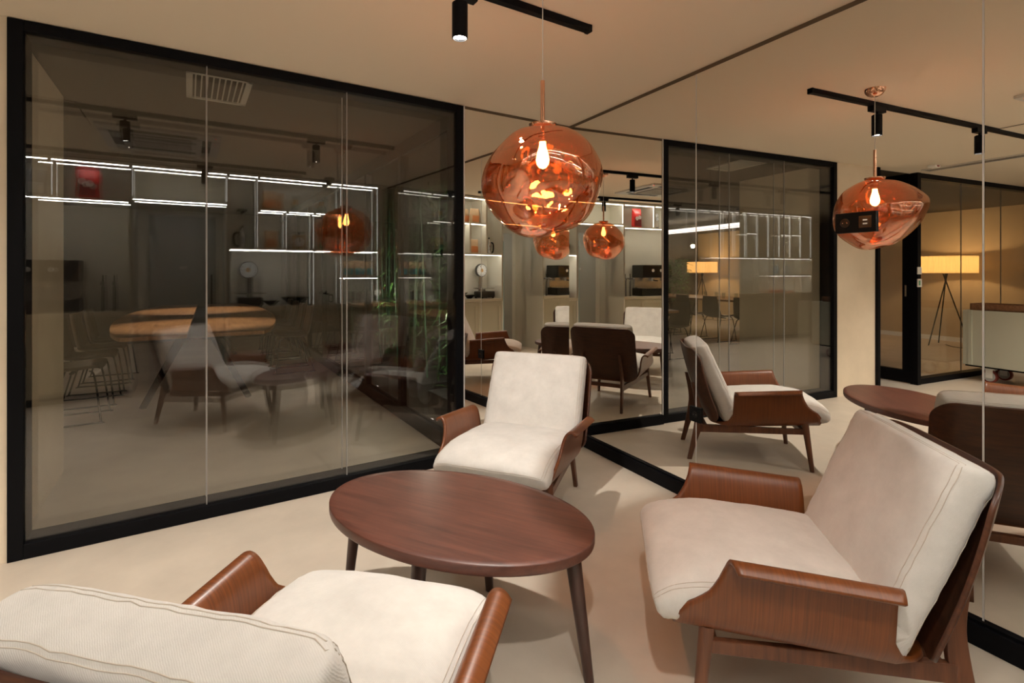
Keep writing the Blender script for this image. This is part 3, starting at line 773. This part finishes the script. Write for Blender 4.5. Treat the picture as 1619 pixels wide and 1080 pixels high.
bag('kraft coffee bag with green label beside the kitchen clock scale', 1.53, DF - .15, Z3 + .022, .15, .08, .23, ('kraft', 'bag_green', 'kraft'), .2)
bag('teal labelled kraft bag, left one in the end compartment', 1.85, DF - .15, Z4 + .022, .15, .09, .21, ('kraft', 'bag_teal', 'kraft'))
bag('teal labelled kraft bag, middle one in the end compartment', 2.00, DF - .15, Z4 + .022, .15, .09, .21, ('kraft', 'bag_teal', 'kraft'))
bag('teal labelled kraft bag, right one in the end compartment', 2.152, DF - .16, Z4 + .022, .12, .09, .21, ('kraft', 'bag_teal', 'kraft'))
def carafe(label, u, z):
    t = thing('glass_carafe', label, 'carafe', W(u, DF - .16, z), ROT, 'hourglass coffee carafes')
    MB().lathe([(.055, .002), (.068, .02), (.066, .06), (.022, .115), (.022, .135), (.062, .21), (.060, .212), (.020, .135), (.020, .115), (.062, .06), (.062, .01)], 28).build('body', 'vessel_glass', t, smooth=True)
    MB().lathe([(.026, .098), (.036, .10), (.030, .125), (.036, .152), (.027, .154)], 24).build('wooden_collar', 'collar_wood', t, smooth=True)
    return t
carafe('hourglass glass carafe with wooden collar, nearer the bags', 1.18, Z2 + .022)
carafe('hourglass glass carafe with wooden collar, nearer the mirror', 1.50, Z2 + .022)
# kitchen scale with clock face
t = thing('kitchen_scale', 'old kitchen scale with round clock face in a small compartment', 'scale', W(1.22, DF - .16, Z3 + .022), ROT)
B(-.075, .075, -.06, .05, 0, .19).build('body', 'kraft', t, bevel=.012)
MB().lathe([(0, 0), (.056, 0), (.06, .004), (.054, .009), (0, .009)]).build('dial', 'bag_white', t, smooth=True)
q = [c for c in t.children if c.name.startswith('dial')][0]; q.location = (0, .05, .095); q.rotation_euler = (R(-90), 0, 0)
B(-.002, .002, .059, .062, .09, .14).build('pointer', 'black_plastic', t)
MB().cyl((0, 0, .19), (0, 0, .215), .012, seg=12).build('post', 'steel', t)
MB().lathe([(.0, .213), (.08, .215), (.09, .225), (.085, .225), (0, .22)]).build('weighing_pan', 'steel', t, smooth=True)
# lever coffee grinder
t = thing('coffee_grinder', 'chrome coffee grinder with black handle in the tall compartment', 'grinder', W(.56, DF - .16, Z3 + .022), ROT)
MB().lathe([(.05, 0), (.055, .01), (.04, .03), (.036, .09), (.045, .11), (.045, .16), (.03, .19), (.018, .22), (.012, .25), (0, .252)]).build('body', 'steel', t, smooth=True)
MB().tube(spline([(-.04, 0, .02), (-.085, 0, .05), (-.09, 0, .16), (-.06, 0, .19), (-.03, 0, .185)], 16), .012, 10).build('handle', 'black_plastic', t, smooth=True)
MB().cyl((0, 0, .25), (0, 0, .275), .014, seg=12).build('knob', 'black_plastic', t)
t = thing('wall_hook', 'small black bracket high in the tall compartment', 'bracket', W(.575, DF - .39, 2.16), ROT)
B(-.06, .06, 0, .02, 0, .03).build('plate', 'black_plastic', t); B(-.015, .015, .02, .12, -.03, .02).build('arm', 'black_plastic', t)
# big dial scale on the worktop
t = thing('dial_scale', 'large shop scale with round white dial on the worktop', 'scale', W(.66, DF - .17, CT), ROT)
B(-.15, .13, -.11, .11, .015, .115).build('base', 'scale_dark', t, bevel=.015)
for sx in (-.12, .10):
    for sy in (-.09, .09): MB().cyl((sx, sy, 0), (sx, sy, .02), .014, seg=10).build('foot', 'black_plastic', t)
MB().cyl((0, 0, .115), (0, 0, .16), .03, seg=16).build('pan_post', 'steel', t)
MB().lathe([(0, .155), (.17, .158), (.18, .168), (.175, .171), (0, .166)], 36).build('weighing_pan', 'steel', t, smooth=True)
B(-.035, .035, -.115, -.095, .10, .36).build('column', 'steel', t)
MB().lathe([(0, 0), (.108, 0), (.112, .015), (.108, .05), (0, .05)], 36).build('dial_case', 'scale_dark', t, smooth=True)
q = [c for c in t.children if c.name.startswith('dial_case')][0]; q.location = (-.02, -.135, .46); q.rotation_euler = (R(-90), 0, 0)
MB().lathe([(0, .050), (.096, .050), (.098, .054), (0, .055)], 36).build('dial_face', 'dial_white', q, smooth=True)
MB().lathe([(0, .0555), (.03, .0555), (.03, .057), (0, .057)], 20).build('dial_centre', 'collar_wood', q)
for k in range(12):
    an = k * math.pi / 6
    MB().bar((.072 * math.cos(an), .072 * math.sin(an), .056), (.090 * math.cos(an), .090 * math.sin(an), .056), .005, .002).build('dial_mark', 'grey_plastic', q)
MB().bar((0, 0, .058), (.03, -.075, .058), .006, .002).build('pointer', 'black_plastic', q)
# bowl
def bowl(label, u, n, s=1.0):
    t = thing('bowl', label, 'bowl', W(u, n, CT), ROT)
    MB().lathe([(0, 0), (.07 * s, 0), (.10 * s, .03 * s), (.19 * s, .115 * s), (.186 * s, .118 * s)], 36).build('outside', 'bowl_black', t, smooth=True)
    MB().lathe([(.186 * s, .118 * s), (.10 * s, .045 * s), (0, .03 * s)], 36).build('inside', 'bowl_gold', t, smooth=True)
bowl('wide black bowl with golden inside on the worktop', 1.185, DF - .19, .9)
bowl('second black and golden bowl partly behind the dial scale', .905, DF - .24, .52)
t = thing('french_press', 'small glass coffee press beside the divider on the worktop', 'coffee press', W(1.56, DF - .16, CT), ROT)
MB().lathe([(.04, 0), (.042, .01), (.042, .13), (.045, .135)], 24).build('jar', 'vessel_glass', t, smooth=True)
MB().lathe([(0, .133), (.045, .134), (.045, .15), (.012, .155), (.012, .18), (0, .182)]).build('lid', 'bowl_black', t, smooth=True)
MB().tube(spline([(.042, 0, .12), (.085, 0, .12), (.09, 0, .04), (.042, 0, .03)], 14), .007, 8).build('handle', 'bowl_black', t, smooth=True)
for k, du in enumerate((-.05, .05)):
    t = thing('cup_stack', ('stack of steel cups nearer the divider on the end worktop', 'stack of steel cups nearer the mirror on the end worktop')[k], 'cups', W(1.95 + du, DF - .16, CT), ROT, 'stacked steel cups')
    for j in range(4):
        MB().lathe([(.036, 0), (.030, .045), (.032, .047), (.038, .002)], 20, c=(0, 0, j * .038)).build('cup', 'steel', t, smooth=True)
t = thing('wire_whisk', 'bent wire coffee stand on the end worktop', 'stand', W(2.11, DF - .16, CT), ROT)
MB().tube(spline([(0, 0, .0), (.0, 0, .14), (.03, 0, .19), (.07, 0, .16), (.07, 0, .10)], 20), .005, 8).build('wire', 'steel', t, smooth=True)
MB().lathe([(0, 0), (.05, 0), (.05, .006), (0, .008)]).build('foot', 'steel', t, smooth=True)
for k in range(2):
    t = thing('blue_jar', ('pale blue jar in the far left compartments, nearer the coffee machine', 'pale blue jar in the far left compartments, nearer the end')[k], 'jar', W(-4.55 - .33 * k, DF - .16, Z4 + .022), ROT, 'pale blue jars')
    MB().lathe([(0, 0), (.05, 0), (.056, .02), (.056, .15), (.03, .18), (.03, .20)], 24).build('jar_body', 'jar_blue', t, smooth=True)
    MB().lathe([(0, .20), (.035, .20), (.035, .225), (0, .228)], 20).build('jar_lid', 'bag_white', t, smooth=True)
tag(MB().box(-.28, .28, -.12, .12, 0, .02).box(-.28, .28, .10, .12, .02, .05).box(-.28, .28, -.12, -.10, .02, .05).build('serving_tray', 'orange_cloth', loc=W(-4.7, DF - .18, CT), rz=ROT), 'orange serving tray on the far left worktop', 'tray')
# coffee machine
t = thing('coffee_machine', 'black and steel espresso machine on the left worktop', 'coffee machine', W(-1.33, DF - .2, CT), ROT)
B(-.34, .34, -.17, .12, 0, .14).build('base', 'bowl_black', t, bevel=.01)
B(-.34, .34, -.17, .15, .33, .56).build('upper_body', 'bowl_black', t, bevel=.01)
B(-.33, .33, -.17, -.10, .14, .33).build('back_panel', 'steel', t)
B(-.32, .30, -.10, .17, .14, .152).build('drip_tray', 'steel', t)
for x in (-.16, .06):
    g = MB().cyl((x, .06, .33), (x, .06, .27), .034, seg=20).build('group_head', 'steel', t, smooth=True)
    MB().cyl((x, .06, .285), (x, .20, .275), .011, seg=10).build('portafilter_handle', 'black_plastic', g)
for x in (-.06, .12):
    MB().lathe([(0, 0), (.026, 0), (.026, .012), (0, .013)]).build('gauge', 'dial_white', t)
    q = [c for c in t.children if c.name.startswith('gauge')][-1]; q.location = (x, .15, .46); q.rotation_euler = (R(-90), 0, 0)
for k, u in enumerate((-.80, -.70)):
    t = thing('tap', ('black tap on the left worktop, nearer the coffee machine', 'black tap on the left worktop, nearer the door niche')[k], 'tap', W(u, DF - .17, CT), ROT, 'pair of black taps')
    MB().cyl((0, 0, 0), (0, 0, .27), .016, seg=14).build('column', 'grey_plastic', t, smooth=True)
    MB().tube(spline([(0, 0, .26), (0, .02, .31), (0, .08, .32), (0, .12, .30)], 12), .012, 10).build('spout', 'grey_plastic', t, smooth=True)
    MB().cyl((0, 0, .30), (0, -.01, .40), .007, seg=8).build('lever', 'black_plastic', t)

# ------------------------------------------------------------------ room behind the glass: long tables and chairs
def dtable(label, loc, rz, L, Wd, gap):
    t = thing('meeting_table', label, 'table', loc, rz)
    for s in (-1, 1):
        P = []; N = 24
        for i in range(N):
            q = i / (N - 1); y = L * q; hw = Wd / 2 * (.66 + .34 * math.sin(math.pi * q) ** .7)
            P += [(s * gap / 2, y, .81), (s * hw, y, .81), (s * hw, y, .775), (s * gap / 2, y, .775)]
        f = []
        for i in range(N - 1):
            for k in range(4): f.append((i * 4 + k, i * 4 + (k + 1) % 4, (i + 1) * 4 + (k + 1) % 4, (i + 1) * 4 + k))
        f += [(3, 2, 1, 0), tuple(range(4 * N - 4, 4 * N))]
        MB().add(P, f).build('table_leaf', 'oak', t, weld=True)
    B(-gap / 2, gap / 2, .05, L - .05, .76, .772).build('cable_channel', 'black_metal', t)
    for y in (L * .16, L * .84):
        for s in (-1, 1):
            MB().bar((s * .10, y, .775), (s * .48, y, 0), .07, .05, .06, .04, up=(0, 1, 0)).build('leg', 'black_metal', t)
    return t
ta = Vector((-2.92, 4.71, 0)); tdir = Vector((-.511, .860, 0)); tperp = Vector((.860, .511, 0)); trz = math.atan2(tdir.y, tdir.x) - math.pi / 2
dtable('long boat shaped oak table with a dark central channel behind the glass', ta, trz, 5.0, 1.72, .15)
def dchair():
    t = thing('dining_chair', 'x', 'chair')
    P = []; NU, NV = 21, 25
    prof = spline([(.235, .475), (.20, .490), (.05, .480), (-.12, .475), (-.19, .52), (-.225, .66), (-.25, .80), (-.262, .90)], NV)
    for i in range(NU):
        u = -1 + 2 * i / (NU - 1)
        for j in range(NV):
            q = j / (NV - 1); hw = .235 * (1 - .25 * max(0, q - .6) / .4 - .08 * max(0, .2 - q) / .2)
            y, z = prof[j]; c = abs(u) ** 2.5
            P.append((u * hw, y + (.05 * c if q > .5 else 0), z + (.04 * c if q <= .55 else .0)))
    o = MB().grid(P, NU, NV).build('seat_shell', 'chair_grey', t, smooth=True)
    md = o.modifiers.new('thick', 'SOLIDIFY'); md.thickness = .014; md.offset = 0
    for s in (-1, 1):
        pts = [(s * .17, .16, .475), (s * .20, .20, .42), (s * .235, .25, .03), (s * .237, .235, .009), (s * .237, -.22, .009), (s * .235, -.235, .03), (s * .20, -.13, .42), (s * .17, -.10, .475)]
        MB().tube(spline(pts, 40), .008, 8).build('sled_leg', 'black_metal', t, smooth=True)
    MB().bar((-.17, .03, .462), (.17, .03, .462), .03, .014).build('cross_bar', 'black_metal', t)
    return t
dc0 = dchair(); first = True
rows = [(-1.0, a_, -1, 'left') for a_ in (.62, 1.35, 2.08, 2.81)] + [(1.12, a_, 1, 'right') for a_ in (2.2, 2.9, 3.6, 4.3)]
nth = ['nearest to the glass', 'second from the glass', 'third from the glass', 'farthest from the glass']
for k, (pp, aa, sgn, side) in enumerate(rows):
    p = ta + tdir * aa + tperp * pp; fdir = -tperp * sgn; lab = 'shell chair on the %s side of the long table, %s' % (side, nth[k % 4])
    rz = math.atan2(fdir.y, fdir.x) - math.pi / 2
    if first: dc0.location = p; dc0.rotation_euler = (0, 0, rz); tag(dc0, lab, 'chair', 'shell chairs at the long table'); first = False
    else: dup(dc0, p, rz, lab, 'shell chairs at the long table')
# second table with glasses, seen in the mirror through the glass
t2 = W(-4.0, NA + 2.9); 
dtable('second long oak table set with glasses, left behind the glass', t2, ROT, 4.4, 1.25, .02)
for k in range(5):
    p = W(-3.15, NA + 3.25 + k * .78)
    fd = W(-1, 0); dup(dc0, p, math.atan2(fd.y, fd.x) - math.pi / 2, 'shell chair at the table set with glasses, %s' % ['first from the side wall', 'second from the side wall', 'third from the side wall', 'fourth from the side wall', 'last from the side wall'][k], 'shell chairs at the second table')
random.seed(3)
for k in range(12):
    p = W(-3.75 + random.uniform(-.12, .12), NA + 3.1 + k * .33, .81)
    t = thing('drinking_glass', 'clear drinking glass in the row on the second long table', 'glass', p, 0, 'glasses on the second table')
    MB().lathe([(.028, 0), (.034, .09), (.036, .13), (.034, .13), (.026, .008), (0, .008)], 18).build('tumbler', 'vessel_glass', t, smooth=True)
# hanging light panels above the second table
lp = thing('linear_pendant', 'pair of long pale pink light panels hanging over the second table', 'pendant lamp', W(-3.9, NA + 2.6, 2.36), ROT)
for x in (-.17, .17):
    B(x - .15, x + .15, 0, 4.6, 0, .03).build('light_panel', 'lamp_panel', lp)
B(-.018, .018, 0, 4.6, -.004, .05).build('spine', 'black_metal', lp)
for y in (.3, 4.3): MB().cyl((0, y, .05), (0, y, H - 2.36), .004, seg=6).build('suspension_wire', 'black_metal', lp)
# added downlights, no fitting seen there, to light the long table
for k, aa in enumerate((1.0, 3.4)):
    p = ta + tdir * aa
    t = thing('added_downlight', ('added unseen black downlight above the near end of the long table', 'added unseen black downlight above the far end of the long table')[k], 'downlight', (p.x, p.y, H), 0)
    MB().lathe([(.04, 0), (.055, -.004), (.055, 0)], 24).build('ring', 'black_metal', t)
    MB().lathe([(0, -.001), (.04, -.001), (.04, 0)], 24).build('reflector', 'black_plastic', t)
    l = bpy.data.lights.new('added_downlight_beam', 'SPOT'); l.energy = 165; l.color = WARM; l.spot_size = R(60); l.spot_blend = .6; l.shadow_soft_size = .03
    lo = bpy.data.objects.new('added_downlight_beam', l); COL.objects.link(lo); lo.parent = t; lo.location = (0, 0, -.02)

# ------------------------------------------------------------------ floor lamps
def floor_lamp(label, u, n, rw, power):
    t = thing('floor_lamp', label, 'floor lamp', W(u, n), ROT, 'tripod floor lamps with pleated drum shades')
    P = []; N = 120
    for i in range(N):
        a_ = 2 * math.pi * i / N; r = rw + (.006 if i % 2 else 0)
        P += [(r * math.cos(a_), r * math.sin(a_), 1.36), (r * math.cos(a_), r * math.sin(a_), 1.68)]
    MB().grid(P, N, 2, closeu=True).build('shade', 'shade_fabric', t)
    for z in (1.36, 1.68):
        MB().tube([((rw + .003) * math.cos(i / 40 * 6.2832), (rw + .003) * math.sin(i / 40 * 6.2832), z) for i in range(40)], .005, 6, True).build('rim', 'kraft', t)
    for k in range(3):
        a_ = k * 2.0944 + 2.4
        MB().cyl((-.04 * math.cos(a_), -.04 * math.sin(a_), 1.36), (.36 * math.cos(a_), .36 * math.sin(a_), 0), .011, .009, 10).build('leg', 'black_metal', t)
    MB().cyl((0, 0, 1.20), (0, 0, 1.42), .016, seg=12).build('stem', 'black_metal', t)
    MB().lathe([(0, 1.42), (.03, 1.44), (.045, 1.49), (.03, 1.54), (0, 1.55)]).build('bulb', 'lamp_panel', t, smooth=True)
    l = bpy.data.lights.new('lamp_light', 'POINT'); l.energy = power; l.color = (1, .66, .32); l.shadow_soft_size = .06
    lo = bpy.data.objects.new('lamp_light', l); COL.objects.link(lo); lo.parent = t; lo.location = (0, 0, 1.54)
    MB().tube(spline([(.0, .0, .012), (.2, -.25, .008), (.15, -.5, .008), (.0, -.75, .008), (-.35, -.8, .02)], 30), .005, 6).build('cable', 'black_plastic', t)
floor_lamp('glowing floor lamp in the office beside the wheeled counter', -6.55, 5.1, .46, 40)
floor_lamp('glowing floor lamp far behind the second table', -6.5, 11.2, .42, 60)

# ------------------------------------------------------------------ switches on the office post
t = thing('light_switch', 'white switch on the black post of the office front', 'switch', W(E1 + .045, NA - .03, 1.40), ROT)
B(-.04, .04, -.012, 0, -.045, .045).build('cover_plate', 'white_paint', t, bevel=.003); B(-.02, .02, -.016, -.012, -.025, .025).build('rocker', 'white_paint', t)
t = thing('thermostat', 'white thermostat with small display below the switch', 'thermostat', W(E1 + .045, NA - .03, 1.25), ROT)
B(-.04, .04, -.014, 0, -.05, .05).build('cover_plate', 'white_paint', t, bevel=.003); B(-.005, .028, -.016, -.014, -.03, .03).build('display', 'bag_green', t)

# ------------------------------------------------------------------ wheeled counter with trays
t = thing('wheeled_counter', 'cream counter on large castors beside the office front', 'trolley', (-4.377, 1.094, 0), ROT)
B(-.55, 0, -1.9, 0, .205, .90).build('body', 'trolley', t, bevel=.004)
B(-.55, .012, -.10, -.06, .207, .898).build('corner_panel', 'trolley', t)
B(-.53, -.02, -1.88, -.02, .185, .205).build('underframe', 'black_metal', t)
for x in (-.10, -.45):
    for y in (-.24, -1.62):
        c = MB().cyl((x - .022, y, .078), (x + .022, y, .078), .078, seg=28).build('castor_wheel', 'rubber_red', t, smooth=True)
        MB().cyl((x - .024, y, .078), (x + .024, y, .078), .060, seg=24).build('wheel_hub', 'wheel_grey', c, smooth=True)
        g = MB().box(x - .034, x - .026, y - .035, y + .035, .06, .165); g.box(x + .026, x + .034, y - .035, y + .035, .06, .165); g.box(x - .05, x + .05, y - .06, y + .06, .165, .185)
        g.build('castor_fork', 'white_paint', t)
for k, (x0, y0, L, Wd, mt, lb) in enumerate(((-.34, -.62, .56, .30, 'tray_wood', 'dark wooden tray at the front end of the wheeled counter'), (-.34, -1.18, .52, .30, 'tray_pale', 'pale wooden tray behind the dark tray on the wheeled counter'), (-.34, -1.74, .52, .30, 'tray_wood', 'dark wooden tray at the back end of the wheeled counter'))):
    b0 = W(0, 0); q = thing('wooden_tray', lb, 'tray', (-4.377, 1.094, .90), ROT, 'wooden trays on the wheeled counter')
    B(x0, x0 + Wd, y0, y0 + L, 0, .012).build('bottom', mt, q)
    for bx in ((x0, x0 + Wd, y0, y0 + .014), (x0, x0 + Wd, y0 + L - .014, y0 + L), (x0, x0 + .014, y0, y0 + L), (x0 + Wd - .014, x0 + Wd, y0, y0 + L)):
        B(*bx, 0, .085).build('side', mt, q)

# ------------------------------------------------------------------ plants
def leaf_cloud(m, rnd, base, n, spread, h0, h1, L, w, droop=.5):
    for i in range(n):
        a_ = rnd.uniform(0, 6.283); r = spread * math.sqrt(rnd.random()); z = rnd.uniform(h0, h1)
        p = Vector((base[0] + r * math.cos(a_), base[1] + r * math.sin(a_), base[2] + z))
        b_ = rnd.uniform(0, 6.283); d = Vector((math.cos(b_), math.sin(b_), rnd.uniform(-droop, .6))).normalized(); l = L * rnd.uniform(.6, 1.2)
        s = d.cross(Vector((0, 0, 1))).normalized() * w * rnd.uniform(.7, 1.2); up = s.cross(d).normalized() * w * .3
        q = p + d * l * .45 + Vector((0, 0, l * .06)); e = p + d * l - Vector((0, 0, l * .22))
        m.add([p, q + s - up, q, q - s - up, e], [(0, 1, 2), (0, 2, 3), (1, 4, 2), (2, 4, 3)])
rnd = random.Random(5)
for k, (u, n, n_l) in enumerate(((2.15, NA + .72, 420), (2.2, NA + 1.55, 420), (2.15, NA + 2.4, 420), (2.25, NA + 3.3, 380), (2.15, NA + 4.3, 360))):
    t = thing('bamboo_plant', 'tall bamboo plant behind the dark window, %s' % ['nearest to the mirror corner', 'second from the mirror corner', 'third from the mirror corner', 'fourth from the mirror corner', 'farthest from the mirror corner'][k], 'plant', W(u, n), ROT, 'bamboo behind the dark window')
    m = MB(); leaf_cloud(m, rnd, (0, 0, 0), n_l, .24, .35, 2.3, .19, .013); f_ = m.build('foliage', 'leaf', t); f_['kind'] = 'stuff'
    for j in range(5):
        x, y = rnd.uniform(-.15, .15), rnd.uniform(-.15, .15)
        MB().cyl((x, y, .28), (x * 1.6, y * 1.6, 2.2), .010, .005, 8).build('cane', 'bag_green', t)
    B(-.3, .3, -.3, .3, 0, .30).build('planter', 'pot', t)
for k, (n, z) in enumerate(((NA + .85, .32), (NA + 2.4, .32))):  # lamps added to bring out the bamboo leaves, no source seen
    t = thing('added_uplight', ('small added uplight, unseen, at the bamboo nearest to the mirror corner', 'small added uplight, unseen, between the farther bamboo plants')[k], 'uplight', W(1.80, n, 0), ROT)
    MB().cyl((0, 0, 0), (0, 0, .08), .04, seg=16).build('housing', 'black_metal', t, smooth=True)
    MB().cyl((0, 0, .08), (0, 0, .083), .03, seg=16).build('lens', 'lamp_panel', t)
    l = bpy.data.lights.new('bamboo_fill_light', 'POINT'); l.energy = 30; l.color = (1, .93, .75); l.shadow_soft_size = .04
    lo = bpy.data.objects.new('bamboo_fill_light', l); COL.objects.link(lo); lo.parent = t; lo.location = (0, 0, 1.15)  # added point light hangs free, well above the housing
def potted(label, loc, h, n_l, spread, L, w, mt):
    t = thing('potted_plant', label, 'potted plant', loc, 0)
    MB().lathe([(0, 0), (.8 * spread * .5, 0), (spread * .55, h * .28), (spread * .48, h * .28), (0, h * .25)], 20).build('pot', 'pot', t, smooth=True)
    m = MB(); leaf_cloud(m, rnd, (0, 0, 0), n_l, spread, h * .3, h, L, w); f_ = m.build('foliage', mt, t); f_['kind'] = 'stuff'
    return t
potted('dark little potted plant on the wheeled counter behind the trays', Vector((-4.377, 1.094, .90)) + W(-.455, -.75) , .24, 110, .07, .07, .012, 'leaf_dark')
pg = potted('bright green bushy plant lit at the far end behind the second table', W(-5.6, NB - .9), 1.75, 700, .38, .17, .02, 'leaf')
l = bpy.data.lights.new('plant_light', 'POINT'); l.energy = 14; l.color = (1, .95, .8); l.shadow_soft_size = .05
lo = bpy.data.objects.new('plant_light', l); COL.objects.link(lo); lo.parent = pg; lo.location = (.5, -.6, 2.1)
